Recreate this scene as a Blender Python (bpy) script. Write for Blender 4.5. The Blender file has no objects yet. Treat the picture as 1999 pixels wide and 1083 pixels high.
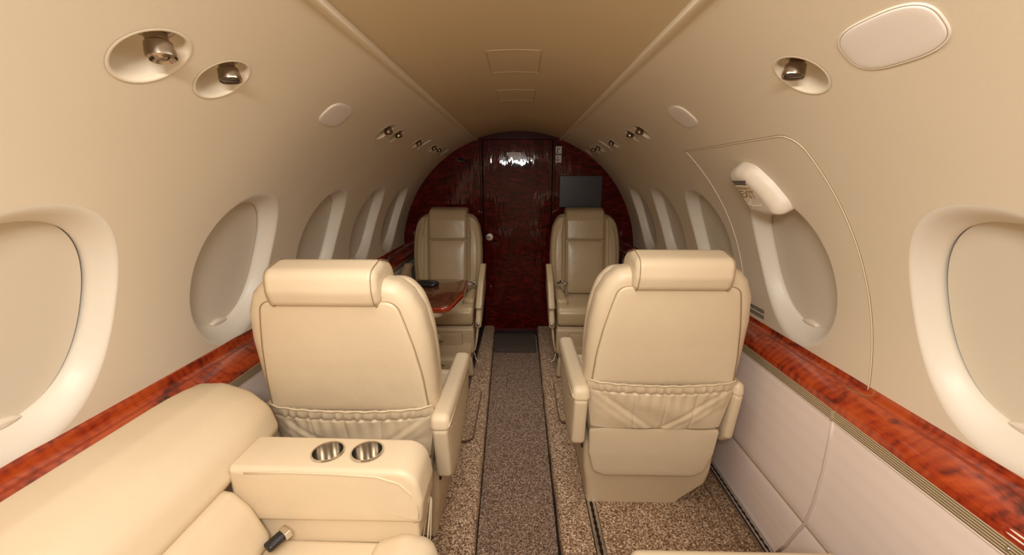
import bpy, bmesh, math, random
from mathutils import Vector, Matrix
S = bpy.context.scene
COL = S.collection
PI = math.pi
def R(d): return math.radians(d)

# ---------------------------------------------------------------- camera
FPX, W, H = 800.0, 1999, 1083
PITCH, YAW = 13.53, 1.218
cam_d = bpy.data.cameras.new('camera'); cam = bpy.data.objects.new('camera', cam_d); COL.objects.link(cam)
cam_d.sensor_width = 36.0; cam_d.sensor_fit = 'HORIZONTAL'; cam_d.lens = FPX / W * 36.0
cam_d.clip_start = 0.02
cam.location = (0.02, 0, 1.28)
cam.rotation_euler = (R(90 - PITCH), 0, R(YAW))
S.camera = cam
S.view_settings.view_transform = 'Standard'; S.view_settings.look = 'None'
S.view_settings.gamma = 1.0; S.view_settings.use_curve_mapping = False
S.view_settings.exposure = 0.12
wd = bpy.data.worlds.new('world'); S.world = wd; wd.use_nodes = True
wd.node_tree.nodes['Background'].inputs[0].default_value = (0.9, 0.95, 1, 1)
wd.node_tree.nodes['Background'].inputs[1].default_value = 0.3
def area(name, loc, rot, sx, sy, power, col=(1, .93, .82), spread=180):
    l = bpy.data.lights.new(name, 'AREA'); l.shape = 'RECTANGLE'; l.size = sx; l.size_y = sy
    l.energy = power; l.color = col; l.spread = R(spread)
    o = bpy.data.objects.new(name, l); COL.objects.link(o); o.location = loc; o.rotation_euler = [R(a) for a in rot]
    return o
# twin tube lamp held up behind the photographer, plus unseen soft fills added under the ceiling
area('flash_tube', (-0.05, -0.20, 1.565), (58, 0, 0), 0.40, 0.035, 6.0, (1, .975, .935))
area('flash_tube', (-0.05, -0.32, 1.545), (62, 0, 0), 0.40, 0.035, 6.0, (1, .975, .935))
area('cabin_fill', (0.0, 0.25, 1.585), (0, 0, 0), 0.45, 1.3, 10.0, (1, .965, .91))
area('cabin_fill', (0.0, 2.2, 1.60), (0, 0, 0), 0.30, 1.2, 2.4, (1, .96, .89), 95)

# ---------------------------------------------------------------- materials
def mat(name, col=(.5, .5, .5), rough=.5, metal=0, coat=0, spec=.5, build=None, coat_rough=.03):
    m = bpy.data.materials.new(name); m.use_nodes = True
    nt = m.node_tree; b = nt.nodes['Principled BSDF']
    b.inputs['Base Color'].default_value = (*col, 1); b.inputs['Roughness'].default_value = rough
    b.inputs['Metallic'].default_value = metal; b.inputs['Coat Weight'].default_value = coat
    b.inputs['Coat Roughness'].default_value = coat_rough
    b.inputs['Specular IOR Level'].default_value = spec
    if build: build(nt, b)
    return m
def N(nt, t, **kw):
    n = nt.nodes.new(t)
    for k, v in kw.items():
        if k in n.inputs: n.inputs[k].default_value = v
        else: setattr(n, k, v)
    return n
def pos(nt, scale=(1, 1, 1), rot=(0, 0, 0)):
    g = N(nt, 'ShaderNodeNewGeometry'); mp = N(nt, 'ShaderNodeMapping')
    mp.inputs['Scale'].default_value = scale; mp.inputs['Rotation'].default_value = rot
    nt.links.new(g.outputs['Position'], mp.inputs[0]); return mp.outputs[0]
def ramp(nt, fac, stops, interp='LINEAR'):
    r = N(nt, 'ShaderNodeValToRGB'); cr = r.color_ramp; cr.interpolation = interp
    while len(cr.elements) < len(stops): cr.elements.new(.5)
    for e, (p, c) in zip(cr.elements, stops): e.position = p; e.color = (*c, 1)
    nt.links.new(fac, r.inputs[0]); return r.outputs[0]
def bump(nt, b, h, strength, dist):
    n = N(nt, 'ShaderNodeBump'); n.inputs['Strength'].default_value = strength; n.inputs['Distance'].default_value = dist
    nt.links.new(h, n.inputs['Height']); nt.links.new(n.outputs[0], b.inputs['Normal'])
def noise(nt, v, scale, detail=2, rough=.5, dist=0):
    n = N(nt, 'ShaderNodeTexNoise'); n.inputs['Scale'].default_value = scale; n.inputs['Detail'].default_value = detail
    n.inputs['Roughness'].default_value = rough; n.inputs['Distortion'].default_value = dist
    nt.links.new(v, n.inputs['Vector']); return n.outputs['Fac']

def b_leather(c1, c2, amp=.0012):
    def f(nt, b):
        p = pos(nt); n1 = noise(nt, p, 5, 3)
        nt.links.new(ramp(nt, n1, [(.3, c1), (.7, c2)]), b.inputs['Base Color'])
        v = N(nt, 'ShaderNodeTexVoronoi'); v.inputs['Scale'].default_value = 420; nt.links.new(p, v.inputs['Vector'])
        n2 = noise(nt, p, 14, 3, .5)
        mx = N(nt, 'ShaderNodeMath', operation='MULTIPLY_ADD'); nt.links.new(v.outputs['Distance'], mx.inputs[0]); mx.inputs[1].default_value = .06
        nt.links.new(n2, mx.inputs[2])
        bump(nt, b, mx.outputs[0], .35, amp * 4)
    return f
def b_carpet(cols, sc=165):
    def f(nt, b):
        p = pos(nt)
        n1 = noise(nt, p, sc, 3, .65, .6)
        nt.links.new(ramp(nt, n1, cols), b.inputs['Base Color'])
        n2 = noise(nt, p, sc * 1.2, 2, .6)
        bump(nt, b, n2, .9, .004)
    return f
def b_wood(stops, sc=(9, 5, 9), rot=(0, 0, .5)):
    def f(nt, b):
        p = pos(nt, sc, rot)
        n1 = noise(nt, p, 1.6, 4, .55, 1.2)
        p2 = pos(nt, (60, 8, 60)); n2 = noise(nt, p2, 2, 4, .6, .4)
        w = N(nt, 'ShaderNodeTexWave', bands_direction='Y'); w.inputs['Scale'].default_value = 1.0
        w.inputs['Distortion'].default_value = 7; w.inputs['Detail'].default_value = 3; w.inputs['Detail Scale'].default_value = 1.4
        nt.links.new(pos(nt, (9, 12, 9)), w.inputs['Vector'])
        a = N(nt, 'ShaderNodeMath', operation='MULTIPLY_ADD'); nt.links.new(w.outputs['Fac'], a.inputs[0]); a.inputs[1].default_value = .09
        nt.links.new(n1, a.inputs[2])
        a2 = N(nt, 'ShaderNodeMath', operation='MULTIPLY_ADD'); nt.links.new(n2, a2.inputs[0]); a2.inputs[1].default_value = .25
        nt.links.new(a.outputs[0], a2.inputs[2])
        nt.links.new(ramp(nt, a2.outputs[0], stops), b.inputs['Base Color'])
    return f
def b_burl(stops):
    def f(nt, b):
        p = pos(nt, (9, 9, 30))
        n1 = noise(nt, p, 1.3, 6, .6, 1.2)
        nt.links.new(ramp(nt, n1, stops), b.inputs['Base Color'])
        bump(nt, b, noise(nt, pos(nt, (9, 9, 2.2)), 1.5, 3), .25, .012)
        for l in list(nt.links):
            if l.to_socket == b.inputs['Normal']: nt.links.new(l.from_socket, b.inputs['Coat Normal'])
    return f
def b_wall(c1, c2):
    def f(nt, b):
        p = pos(nt)
        nt.links.new(ramp(nt, noise(nt, p, 2.5, 2), [(.3, c1), (.7, c2)]), b.inputs['Base Color'])
        bump(nt, b, noise(nt, p, 300, 2), .08, .001)
    return f
def b_fabric(nt, b):
    p = pos(nt)
    v = N(nt, 'ShaderNodeTexVoronoi'); v.inputs['Scale'].default_value = 330; v.inputs['Randomness'].default_value = .1
    nt.links.new(p, v.inputs['Vector'])
    nt.links.new(ramp(nt, v.outputs['Distance'], [(0, (.66, .54, .48)), (.35, (.85, .72, .65))]), b.inputs['Base Color'])
def b_ribbed(nt, b):
    w = N(nt, 'ShaderNodeTexWave', bands_direction='Z'); w.inputs['Scale'].default_value = 1; w.inputs['Distortion'].default_value = 0
    nt.links.new(pos(nt, (1, 1, 55)), w.inputs['Vector'])
    nt.links.new(ramp(nt, w.outputs['Fac'], [(.2, (.33, .25, .15)), (.6, (.72, .59, .40))]), b.inputs['Base Color'])
    bump(nt, b, w.outputs['Fac'], .8, .002)

M = {}
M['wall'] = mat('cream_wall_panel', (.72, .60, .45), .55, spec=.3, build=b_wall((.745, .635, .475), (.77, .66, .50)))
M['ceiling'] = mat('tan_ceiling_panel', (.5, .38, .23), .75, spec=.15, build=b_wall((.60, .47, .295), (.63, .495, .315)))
M['reveal'] = mat('window_reveal', (.82, .745, .625), .38, spec=.4)
M['shade'] = mat('window_shade', (.55, .475, .37), .5, spec=.3, build=b_wall((.70, .615, .485), (.725, .64, .51)))
M['cover'] = mat('light_cover', (.84, .75, .66), .35, spec=.4)
M['plastic'] = mat('ivory_plastic', (.80, .70, .57), .35, spec=.4)
M['leather'] = mat('cream_leather', (.74, .585, .385), .42, spec=.42, build=b_leather((.66, .525, .355), (.69, .555, .38)))
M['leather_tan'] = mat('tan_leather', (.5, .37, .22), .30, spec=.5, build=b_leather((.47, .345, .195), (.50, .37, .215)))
M['shell'] = mat('seat_shell', (.66, .52, .34), .4, spec=.4)
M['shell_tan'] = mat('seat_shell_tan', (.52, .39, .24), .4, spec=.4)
M['seam'] = mat('seam_thread', (.33, .22, .11), .7, spec=.2)
M['carpet'] = mat('sill_carpet', (.3, .2, .12), .95, spec=.1, build=b_carpet([(.36, (.07, .036, .019)), (.46, (.25, .148, .085)), (.55, (.48, .32, .205)), (.63, (.84, .65, .46))]))
M['aisle'] = mat('aisle_carpet', (.2, .13, .09), .95, spec=.1, build=b_carpet([(.38, (.055, .032, .020)), (.47, (.175, .108, .072)), (.56, (.33, .22, .155)), (.64, (.56, .42, .31))], 190))
M['mat'] = mat('step_mat', (.12, .09, .07), .95, spec=.1, build=b_carpet([(.4, (.06, .045, .035)), (.6, (.14, .105, .085))], 260))
M['binding'] = mat('carpet_binding', (.17, .10, .06), .9, spec=.1)
M['wood'] = mat('ledge_mahogany', (.4, .06, .01), .25, coat=1, spec=.5,
    build=b_wood([(.40, (.045, .004, .002)), (.52, (.15, .012, .004)), (.64, (.32, .030, .006)), (.80, (.46, .065, .010))]))
M['burl'] = mat('bulkhead_burl', (.1, .005, .003), .35, coat=.6, spec=.03, coat_rough=.025,
    build=b_burl([(.3, (.022, .001, .001)), (.5, (.075, .0025, .002)), (.65, (.15, .007, .003)), (.8, (.22, .014, .006))]))
M['burl_dark'] = mat('bulkhead_post', (.045, .003, .002), .35, coat=.5, spec=.05, coat_rough=.05)
M['table'] = mat('table_veneer', (.1, .03, .012), .22, coat=1, build=b_wood([(.45, (.06, .016, .006)), (.9, (.13, .04, .016))]))
M['table_edge'] = mat('table_edge', (.30, .022, .006), .2, coat=1)
M['lower'] = mat('perforated_vinyl', (.6, .46, .39), .6, spec=.25, build=b_fabric)
M['piping'] = mat('vinyl_piping', (.66, .54, .47), .5)
M['ribbed'] = mat('ribbed_bronze', (.4, .3, .18), .42, metal=.45, build=b_ribbed)
M['chrome'] = mat('chrome', (.72, .68, .62), .16, metal=1)
M['nozzle'] = mat('nozzle_metal', (.40, .33, .26), .24, metal=1)
M['steel'] = mat('brushed_steel', (.62, .58, .56), .3, metal=1)
M['rail'] = mat('rail_metal', (.16, .15, .145), .4, metal=.8)
M['black'] = mat('black', (.012, .011, .012), .35)
M['rubber'] = mat('dark_gap', (.02, .014, .01), .8, spec=.1)
M['screen'] = mat('monitor_screen', (.035, .032, .036), .32)
M['glass'] = mat('lamp_lens', (.10, .075, .055), .15, metal=.3)
M['white'] = mat('placard_white', (.62, .60, .55), .5)
M['red'] = mat('placard_red', (.34, .02, .025), .5)
M['ink'] = mat('placard_ink', (.06, .05, .045), .6)
M['sill'] = mat('dark_sill', (.02, .012, .01), .5)

# ---------------------------------------------------------------- object helpers
def mk(name, verts, faces, m, parent=None, smooth=True, tf=None, kind=None, normals=None, recalc=True, angle=None):
    if tf: verts = [tf(*v) for v in verts]
    me = bpy.data.meshes.new(name); me.from_pydata([tuple(v) for v in verts], [], faces)
    bm = bmesh.new(); bm.from_mesh(me)
    if recalc: bmesh.ops.recalc_face_normals(bm, faces=bm.faces)
    bm.to_mesh(me); bm.free()
    me.polygons.foreach_set('use_smooth', [smooth] * len(me.polygons))
    if smooth and angle: me.set_sharp_from_angle(angle=R(angle))
    me.materials.append(M[m] if isinstance(m, str) else m)
    o = bpy.data.objects.new(name, me); COL.objects.link(o)
    if parent: o.parent = parent
    if kind: o['kind'] = kind
    return o
def tag(o, label, cat, group=None):
    o['label'] = label; o['category'] = cat
    if group: o['group'] = group
    return o
def thing(name, loc, label, cat, group=None):
    o = bpy.data.objects.new(name, None); o.empty_display_size = .05; COL.objects.link(o); o.location = loc
    return tag(o, label, cat, group)
def struct(o): o['kind'] = 'structure'; return o

def rpoly(pts, r, seg=6, sub=.03):
    """rounded polygon (ccw), r number or list, edges subdivided to length sub"""
    n = len(pts); rs = r if isinstance(r, (list, tuple)) else [r] * n; out = []
    for i in range(n):
        p0, p, p2 = Vector(pts[i - 1]), Vector(pts[i]), Vector(pts[(i + 1) % n])
        a, b = (p0 - p), (p2 - p); la, lb = a.length, b.length; a.normalize(); b.normalize()
        ang = a.angle(b) if la > 1e-9 and lb > 1e-9 else PI
        rr = rs[i]; t = min(rr / max(math.tan(ang / 2), 1e-6), la * .49, lb * .49); rr = t * math.tan(ang / 2)
        if ang > R(176) or rr < 1e-5: out.append(p.copy()); continue
        c = p + (a + b).normalized() * (rr / math.sin(ang / 2))
        s, e = p + a * t - c, p + b * t - c
        tot = PI - ang; sg = max(1, seg)
        sign = 1 if s.x * e.y - s.y * e.x > 0 else -1
        for k in range(sg + 1):
            th = sign * tot * k / sg
            out.append(c + Vector((s.x * math.cos(th) - s.y * math.sin(th), s.x * math.sin(th) + s.y * math.cos(th))))
    res = []
    for i in range(len(out)):
        p, q = out[i], out[(i + 1) % len(out)]; res.append(p); d = (q - p).length
        k = int(d / sub)
        for j in range(1, k + 1):
            if k and j < k + 1 and d / (k + 1) > 1e-4: res.append(p.lerp(q, j / (k + 1)))
    return res
def ellipse(a, b, n=48, p=2.0, cx=0, cy=0):
    o = []
    for i in range(n):
        t = 2 * PI * i / n; c, s = math.cos(t), math.sin(t)
        o.append(Vector((cx + a * math.copysign(abs(c) ** (2 / p), c), cy + b * math.copysign(abs(s) ** (2 / p), s))))
    return o
def onormals(o):
    n = len(o); res = []
    for i in range(n):
        d = o[(i + 1) % n] - o[i - 1]; v = Vector((d.y, -d.x)); v.normalize() if v.length else None
        res.append(v)
    ar = sum(o[i].x * o[(i + 1) % n].y - o[(i + 1) % n].x * o[i].y for i in range(n))
    return res if ar > 0 else [-v for v in res]
def puff(o, T, r, crown=0, crown_b=None, seg=4, inner=5):
    """pillow: outline o in (u,v), thickness T in w, rounded edge radius r"""
    if inner > 3: inner = 9
    if crown_b is None: crown_b = crown
    n = len(o); nr = onormals(o); r = min(r, T / 2)
    c = sum(o, Vector((0, 0))) / n
    bx = max(abs(p.x - c.x) for p in o); by = max(abs(p.y - c.y) for p in o)
    V = []; F = []
    cache = {}
    def inset(ins):
        if ins in cache: return cache[ins]
        P = [p - q * ins for p, q in zip(o, nr)]
        for _ in range(40):                     # untangle corners tighter than the edge radius
            bad = False
            for i in range(n):
                j = (i + 1) % n
                if (P[j] - P[i]).dot(o[j] - o[i]) < -1e-12:
                    m_ = (P[i] + P[j]) / 2; P[i] = m_.copy(); P[j] = m_.copy(); bad = True
            if not bad: break
        cache[ins] = P; return P
    def ring(ins, w, sc=1.0, cr=0):
        base = len(V)
        for p in inset(ins):
            pp = c + (p - c) * sc
            e = (max(0, 1 - (abs(pp.x - c.x) / bx) ** 2.6) * max(0, 1 - (abs(pp.y - c.y) / by) ** 2.6)) ** .6 * (1 - sc ** 14)
            V.append((pp.x, pp.y, w + cr * e))
        return base
    seq = []
    for k in range(inner - 1, 0, -1):
        s = 1 - k / inner
        seq.append(ring(r, T / 2, s, crown))
    for k in range(seg + 1):
        a = PI / 2 * (1 - k / seg)
        seq.append(ring(r * (1 - math.cos(a)), T / 2 - r + r * math.sin(a)))
    for k in range(seg + 1):
        a = PI / 2 * k / seg
        if k == 0 and T / 2 - r < 1e-6: continue
        seq.append(ring(r * (1 - math.cos(a)), -(T / 2 - r + r * math.sin(a))))
    for k in range(1, inner):
        s = 1 - k / inner
        seq.append(ring(r, -T / 2, s, -crown_b))
    V.append((c.x, c.y, T / 2 + crown)); top = len(V) - 1
    V.append((c.x, c.y, -(T / 2 + crown_b))); bot = len(V) - 1
    for a, b in zip(seq, seq[1:]):
        for i in range(n):
            j = (i + 1) % n; F.append((a + i, b + i, b + j, a + j))
    for i in range(n):
        j = (i + 1) % n; F.append((top, seq[0] + i, seq[0] + j)); F.append((bot, seq[-1] + j, seq[-1] + i))
    return V, F
def grid(nu, nv, f, closeu=False):
    V = [f(i / nu, j / nv) for i in range(nu + (0 if closeu else 1)) for j in range(nv + 1)]
    F = []
    for i in range(nu):
        for j in range(nv):
            a = i * (nv + 1) + j; b = ((i + 1) % nu if closeu else i + 1) * (nv + 1) + j
            F.append((a, b, b + 1, a + 1))
    return V, F
def box(x0, x1, y0, y1, z0, z1):
    V = [(x, y, z) for x in (x0, x1) for y in (y0, y1) for z in (z0, z1)]
    return V, [(0, 1, 3, 2), (4, 6, 7, 5), (0, 4, 5, 1), (2, 3, 7, 6), (0, 2, 6, 4), (1, 5, 7, 3)]
def bevel(o, w, seg=2):
    m = o.modifiers.new('bevel', 'BEVEL'); m.width = w; m.segments = seg; m.limit_method = 'ANGLE'; m.angle_limit = R(35); return o
def join(*vf):
    V = []; F = []
    for v, f in vf:
        b = len(V); V += list(v); F += [tuple(i + b for i in q) for q in f]
    return V, F
def tube(path, r, n=8, closed=False, cap=True):
    path = [Vector(p) for p in path]; V = []; F = []; m = len(path); up = None; bases = []
    for i, p in enumerate(path):
        a = path[(i - 1) % m] if (closed or i) else p; b = path[(i + 1) % m] if (closed or i < m - 1) else p
        t = (b - a).normalized()
        if up is None: up = t.orthogonal().normalized()
        up = (up - t * up.dot(t)); up = up.normalized() if up.length > 1e-6 else t.orthogonal().normalized()
        s = t.cross(up); rr = r[i] if isinstance(r, (list, tuple)) else r
        bases.append(len(V))
        for k in range(n):
            A = 2 * PI * k / n; V.append(tuple(p + (up * math.cos(A) + s * math.sin(A)) * rr))
    for i in range(m if closed else m - 1):
        a, b = bases[i], bases[(i + 1) % m]
        for k in range(n): F.append((a + k, a + (k + 1) % n, b + (k + 1) % n, b + k))
    if not closed and cap: F.append(tuple(range(n))[::-1]); F.append(tuple(bases[-1] + k for k in range(n)))
    return V, F
def lathe(prof, n=40, cap=True):
    """prof: (r,h) list; returns around z"""
    V = []; F = []
    for r, h in prof:
        for k in range(n): V.append((r * math.cos(2 * PI * k / n), r * math.sin(2 * PI * k / n), h))
    for i in range(len(prof) - 1):
        for k in range(n):
            a = i * n; F.append((a + k, a + (k + 1) % n, a + n + (k + 1) % n, a + n + k))
    if cap and prof[0][0] > 1e-5: F.append(tuple(range(n))[::-1])
    if cap and prof[-1][0] > 1e-5: F.append(tuple((len(prof) - 1) * n + k for k in range(n)))
    return V, F
def place(vf, Mx):
    v, f = vf; return [tuple(Mx @ Vector(p)) for p in v], f
def frame_m(origin, zaxis, yhint=(0, 1, 0)):
    z = Vector(zaxis).normalized(); x = Vector(yhint).cross(z).normalized(); y = z.cross(x)
    m = Matrix((x, y, z)).transposed().to_4x4(); m.translation = Vector(origin); return m
def extrude_y(prof, y0, y1, ny=1, caps=True):
    n = len(prof); V = []; F = []
    for j in range(ny + 1):
        y = y0 + (y1 - y0) * j / ny
        for p in prof: V.append((p[0], y, p[1]))
    for j in range(ny):
        for i in range(n):
            k = (i + 1) % n; F.append((j * n + i, j * n + k, (j + 1) * n + k, (j + 1) * n + i))
    if caps: F.append(tuple(range(n))[::-1]); F.append(tuple(ny * n + i for i in range(n)))
    return V, F
def text_mesh(txt, size, depth=.0006, align='CENTER', bold=0):
    cu = bpy.data.curves.new('t', 'FONT'); cu.body = txt; cu.size = size; cu.extrude = depth / 2; cu.align_x = align; cu.align_y = 'CENTER'
    cu.offset = bold; cu.resolution_u = 3
    o = bpy.data.objects.new('t', cu); COL.objects.link(o); bpy.context.view_layer.update()
    me = bpy.data.meshes.new_from_object(o.evaluated_get(bpy.context.evaluated_depsgraph_get()))
    V = [tuple(v.co) for v in me.vertices]; F = [tuple(p.vertices) for p in me.polygons]
    bpy.data.objects.remove(o); bpy.data.meshes.remove(me); bpy.data.curves.remove(cu)
    return V, F

# ---------------------------------------------------------------- the cylinder of the side walls
RW, CX, CZ = 0.96, -0.003, 0.68
TH0, THS, TH1 = 2.6, 48.3, 69.0
YB, YF = -1.25, 3.44
def wm(side, y, th, h=0.0):
    a = R(th); r = RW - h
    return (CX + side * r * math.cos(a), y, CZ + r * math.sin(a))
DEG = 180 / PI / RW         # degrees per metre of arc
def wall_patch(side, y0, y1, t0, t1, feat=None, n=24):
    """region of the wall cylinder; feat = (yc, tc, ay, at_deg, power) leaves an oval hole"""
    if not feat:
        nt = max(2, int((t1 - t0) / .7)); ny = max(1, int((y1 - y0) / .2))
        return grid(ny, nt, lambda u, v: wm(side, y0 + (y1 - y0) * u, t0 + (t1 - t0) * v))
    yc, tc, ay, at, p = feat; NR_ = 192
    angs = [2 * PI * i / NR_ for i in range(NR_)]
    for cy, ct in ((y0, t0), (y1, t0), (y0, t1), (y1, t1)):
        A = math.atan2((ct - tc) / DEG, cy - yc) % (2 * PI)
        k = min(range(NR_), key=lambda i: abs((angs[i] - A + PI) % (2 * PI) - PI)); angs[k] = A
    def rect(A):
        c, s = math.cos(A), math.sin(A) * DEG; best = 1e9
        if c > 1e-9: best = min(best, (y1 - yc) / c)
        if c < -1e-9: best = min(best, (y0 - yc) / c)
        if s > 1e-9: best = min(best, (t1 - tc) / s)
        if s < -1e-9: best = min(best, (t0 - tc) / s)
        return best
    def oval(A):
        c, s = abs(math.cos(A)), abs(math.sin(A)) * DEG
        return 1 / (((c / ay) ** p + (s / at) ** p) ** (1 / p))
    m = 18; V = []; F = []
    for k in range(m + 1):
        u = k / m
        for A in angs:
            r = oval(A) * (1 - u) + rect(A) * u
            V.append(wm(side, yc + r * math.cos(A), tc + r * math.sin(A) * DEG))
    for k in range(m):
        for i in range(NR_):
            j = (i + 1) % NR_; F.append((k * NR_ + i, (k + 1) * NR_ + i, (k + 1) * NR_ + j, k * NR_ + j))
    return V, F
def wall_obj(name, side, patches, m='wall', parent=None):
    V, F = join(*patches)
    me_o = mk(name, V, F, m, parent, recalc=False)
    me = me_o.data
    nrm = []
    for v in me.vertices:
        d = Vector((CX - v.co.x, 0, CZ - v.co.z)); d.normalize(); nrm.append(d)
    for p in me.polygons:                      # make winding face the cabin
        c = p.center; d = Vector((CX - c.x, 0, CZ - c.z))
        if p.normal.dot(d) < 0: p.flip()
    me.update(); me.normals_split_custom_set_from_vertices(nrm)
    return me_o

WIN = {-1: [.69, 1.29, 1.86, 2.42, 2.95], 1: [.71, 1.32, 1.90, 2.42, 2.93]}
WAY, WAT, WP, WTC = .19, 16.0, 2.15, 19.6
IAY, IAT, ITC = .165, 12.3, 19.5
DOOR_Y = (1.02, 1.655); DOOR_T = 47.0
# vents: (y, theta, radius, kind)
VENTS = {-1: [(.686, 54.9, .058, 'air'), (.842, 55.0, .053, 'lamp'), (1.79, 55.4, .050, 'air'), (1.945, 55.4, .046, 'lamp'),
              (2.335, 55.3, .044, 'air'), (2.725, 55.4, .046, 'air'), (2.90, 55.3, .044, 'lamp')],
         1: [(.845, 55.3, .052, 'lamp'), (1.85, 55.8, .048, 'air'), (2.005, 55.9, .046, 'lamp'), (2.415, 55.8, .044, 'air'),
             (2.81, 55.9, .046, 'air'), (2.985, 55.9, .046, 'lamp')]}
COVERS = {-1: [(1.328, 55.4, .073, 2.75, 'r'), (2.50, 55.6, .036, 3.1, 'o'), (3.17, 55.2, .030, 2.2, 'o')],
          1: [(.654, 55.6, .076, 2.65, 'r'), (1.41, 55.8, .062, 2.9, 'r'), (2.63, 56.0, .042, 3.1, 'o'), (3.27, 56.0, .030, 2.0, 'o')]}
for side, nm in ((-1, 'left'), (1, 'right')):
    ys = WIN[side]; P = []
    cuts = [YB] + [ys[0] - .34] + [(a + b) / 2 for a, b in zip(ys, ys[1:])] + [YF]
    if side == 1: cuts[2], cuts[3] = DOOR_Y
    P.append(wall_patch(side, cuts[0], cuts[1], TH0, THS))
    for i, y in enumerate(ys):
        f = (y, WTC, WAY, WAT, WP)
        if side == 1 and i == 1:
            d = wall_obj('door_1', 1, [wall_patch(1, *DOOR_Y, TH0, DOOR_T, f)]); struct(d)
            d['label'] = 'overwing emergency exit panel'
            P.append(wall_patch(1, *DOOR_Y, DOOR_T, THS))
        else: P.append(wall_patch(side, cuts[i + 1], cuts[i + 2], TH0, THS, f))
    last = YB
    for y, th, r, k in VENTS[side]:
        w = r + .012
        P.append(wall_patch(side, last, y - w, THS, TH1)); P.append(wall_patch(side, y - w, y + w, THS, TH1, (y, th, r, r * DEG, 2)))
        last = y + w
    P.append(wall_patch(side, last, YF, THS, TH1))
    struct(wall_obj('wall_' + nm, side, P))
    # rolled upper lip where the side panel meets the ceiling panel
    pr = [(0, 0), (.12, -.0035), (.3, -.006), (1.0, -.0105), (1.2, -.0100), (1.3, -.006), (1.3, .03)]
    V, F = grid(1, len(pr) - 1, lambda u, v: wm(side, YB + (YF - YB) * u, TH1 + pr[round(v * (len(pr) - 1))][0], -pr[round(v * (len(pr) - 1))][1]))
    struct(mk('trim_%d' % (1 if side < 0 else 2), V, F, 'wall', recalc=False, angle=50))
# ceiling panel, set a little above the lips
def ceil_pt(u, v):
    a = R(TH1 + 0.6 + (180 - 2 * TH1 - 1.2) * v); r = RW + .006
    return (CX + r * math.cos(a), YB + (YF - YB) * u, CZ + r * math.sin(a))
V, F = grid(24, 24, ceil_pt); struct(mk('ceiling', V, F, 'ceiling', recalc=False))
# access hatches in the ceiling
def ceil_map(u, v, w):
    a = PI / 2 - u / (RW + .006); r = RW + .006 - w
    return (CX + r * math.cos(a), v, CZ + r * math.sin(a))
for y0, y1, hw, lb in ((1.315, 1.565, .080, 'larger rectangular access hatch in the ceiling, nearer the camera'), (1.865, 2.10, .080, 'smaller looking access hatch further along the ceiling toward the bulkhead'),
                       (2.95, 3.2, .0, None)):
    if not lb: continue
    o = rpoly([(-hw, y0), (hw, y0), (hw, y1), (-hw, y1)], .006, 3, .04)
    V, F = puff(o, .0012, .0005, seg=1, inner=2)
    h = thing('ceiling_hatch', (0, (y0 + y1) / 2, 1.64), lb, 'hatch')
    mk('hatch_panel', V, F, 'ceiling', h, smooth=False, tf=lambda u, v, w: tuple(Vector(ceil_map(u, v, w)) - Vector((0, (y0 + y1) / 2, 1.64))))
    V, F = tube([ceil_map(p.x, p.y, .0006) for p in rpoly([(-hw - .002, y0 - .002), (hw + .002, y0 - .002), (hw + .002, y1 + .002), (-hw - .002, y1 + .002)], .006, 3, .04)], .0009, 6, closed=True)
    g = mk('hatch_gap', V, F, 'shell_tan', h, tf=lambda x, y, z: (x, y - (y0 + y1) / 2, z - 1.64))

# ---------------------------------------------------------------- windows
WN = 0
for side in (-1, 1):
    for i, y in enumerate(WIN[side]):
        WN += 1; D = .040; prof = []
        for k in range(13):
            u = k / 12; prof.append((u * .93, -D * (1 - math.cos(PI / 2 * u)) * .9))
        prof += [(.97, -D * 1.0), (1.0, -D * 1.12), (1.0, -D * 1.35), (.985, -D * 1.55)]
        V = []; F = []; n = 96
        for t, h in prof:
            ay = WAY + (IAY - WAY) * t; at = WAT + (IAT - WAT) * t; tc = WTC + (ITC - WTC) * t
            for A in range(n):
                a = 2 * PI * A / n; c, s = math.cos(a), math.sin(a)
                V.append(wm(side, y + ay * math.copysign(abs(c) ** (2 / WP), c), tc + at * math.copysign(abs(s) ** (2 / WP), s), h))
        for k in range(len(prof) - 1):
            for A in range(n):
                B = (A + 1) % n; F.append((k * n + A, (k + 1) * n + A, (k + 1) * n + B, k * n + B))
        w = struct(mk('window_%d' % WN, V, F, 'reveal', recalc=False, angle=60))
        # pulled-down shade, flatter than the wall so a slit shows at its forward edge
        V = []; F = []; m = 12
        for k in range(m + 1):
            s = k / m
            for A in range(n):
                a = 2 * PI * A / n; c, q = math.cos(a), math.sin(a)
                u = (IAY - .0035) * math.copysign(abs(c) ** (2 / WP), c) * s; t = (IAT + .1) * math.copysign(abs(q) ** (2 / WP), q) * s
                V.append(wm(side, y - .002 + u, ITC + t, -.050))
        for k in range(m):
            for A in range(n):
                B = (A + 1) % n; F.append((k * n + A, (k + 1) * n + A, (k + 1) * n + B, k * n + B))
        mk('window_shade', V, F, 'shade', w, recalc=False)
        V, F = grid(2, 12, lambda u, v: wm(side, y - .16 + .32 * u, ITC - 15 + 30 * v, -.066))
        mk('dark_backing', V, F, 'rubber', w, recalc=False)
        if True:
            o = ellipse(.034, .010, 28, 1.7)
            Vp, Fp = puff(o, .016, .005, .001)
            mk('shade_pull', Vp, Fp, 'plastic', w, tf=lambda a, b, c: wm(side, y + a, ITC - IAT + .35 + b * DEG, -.045 + c))

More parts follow.
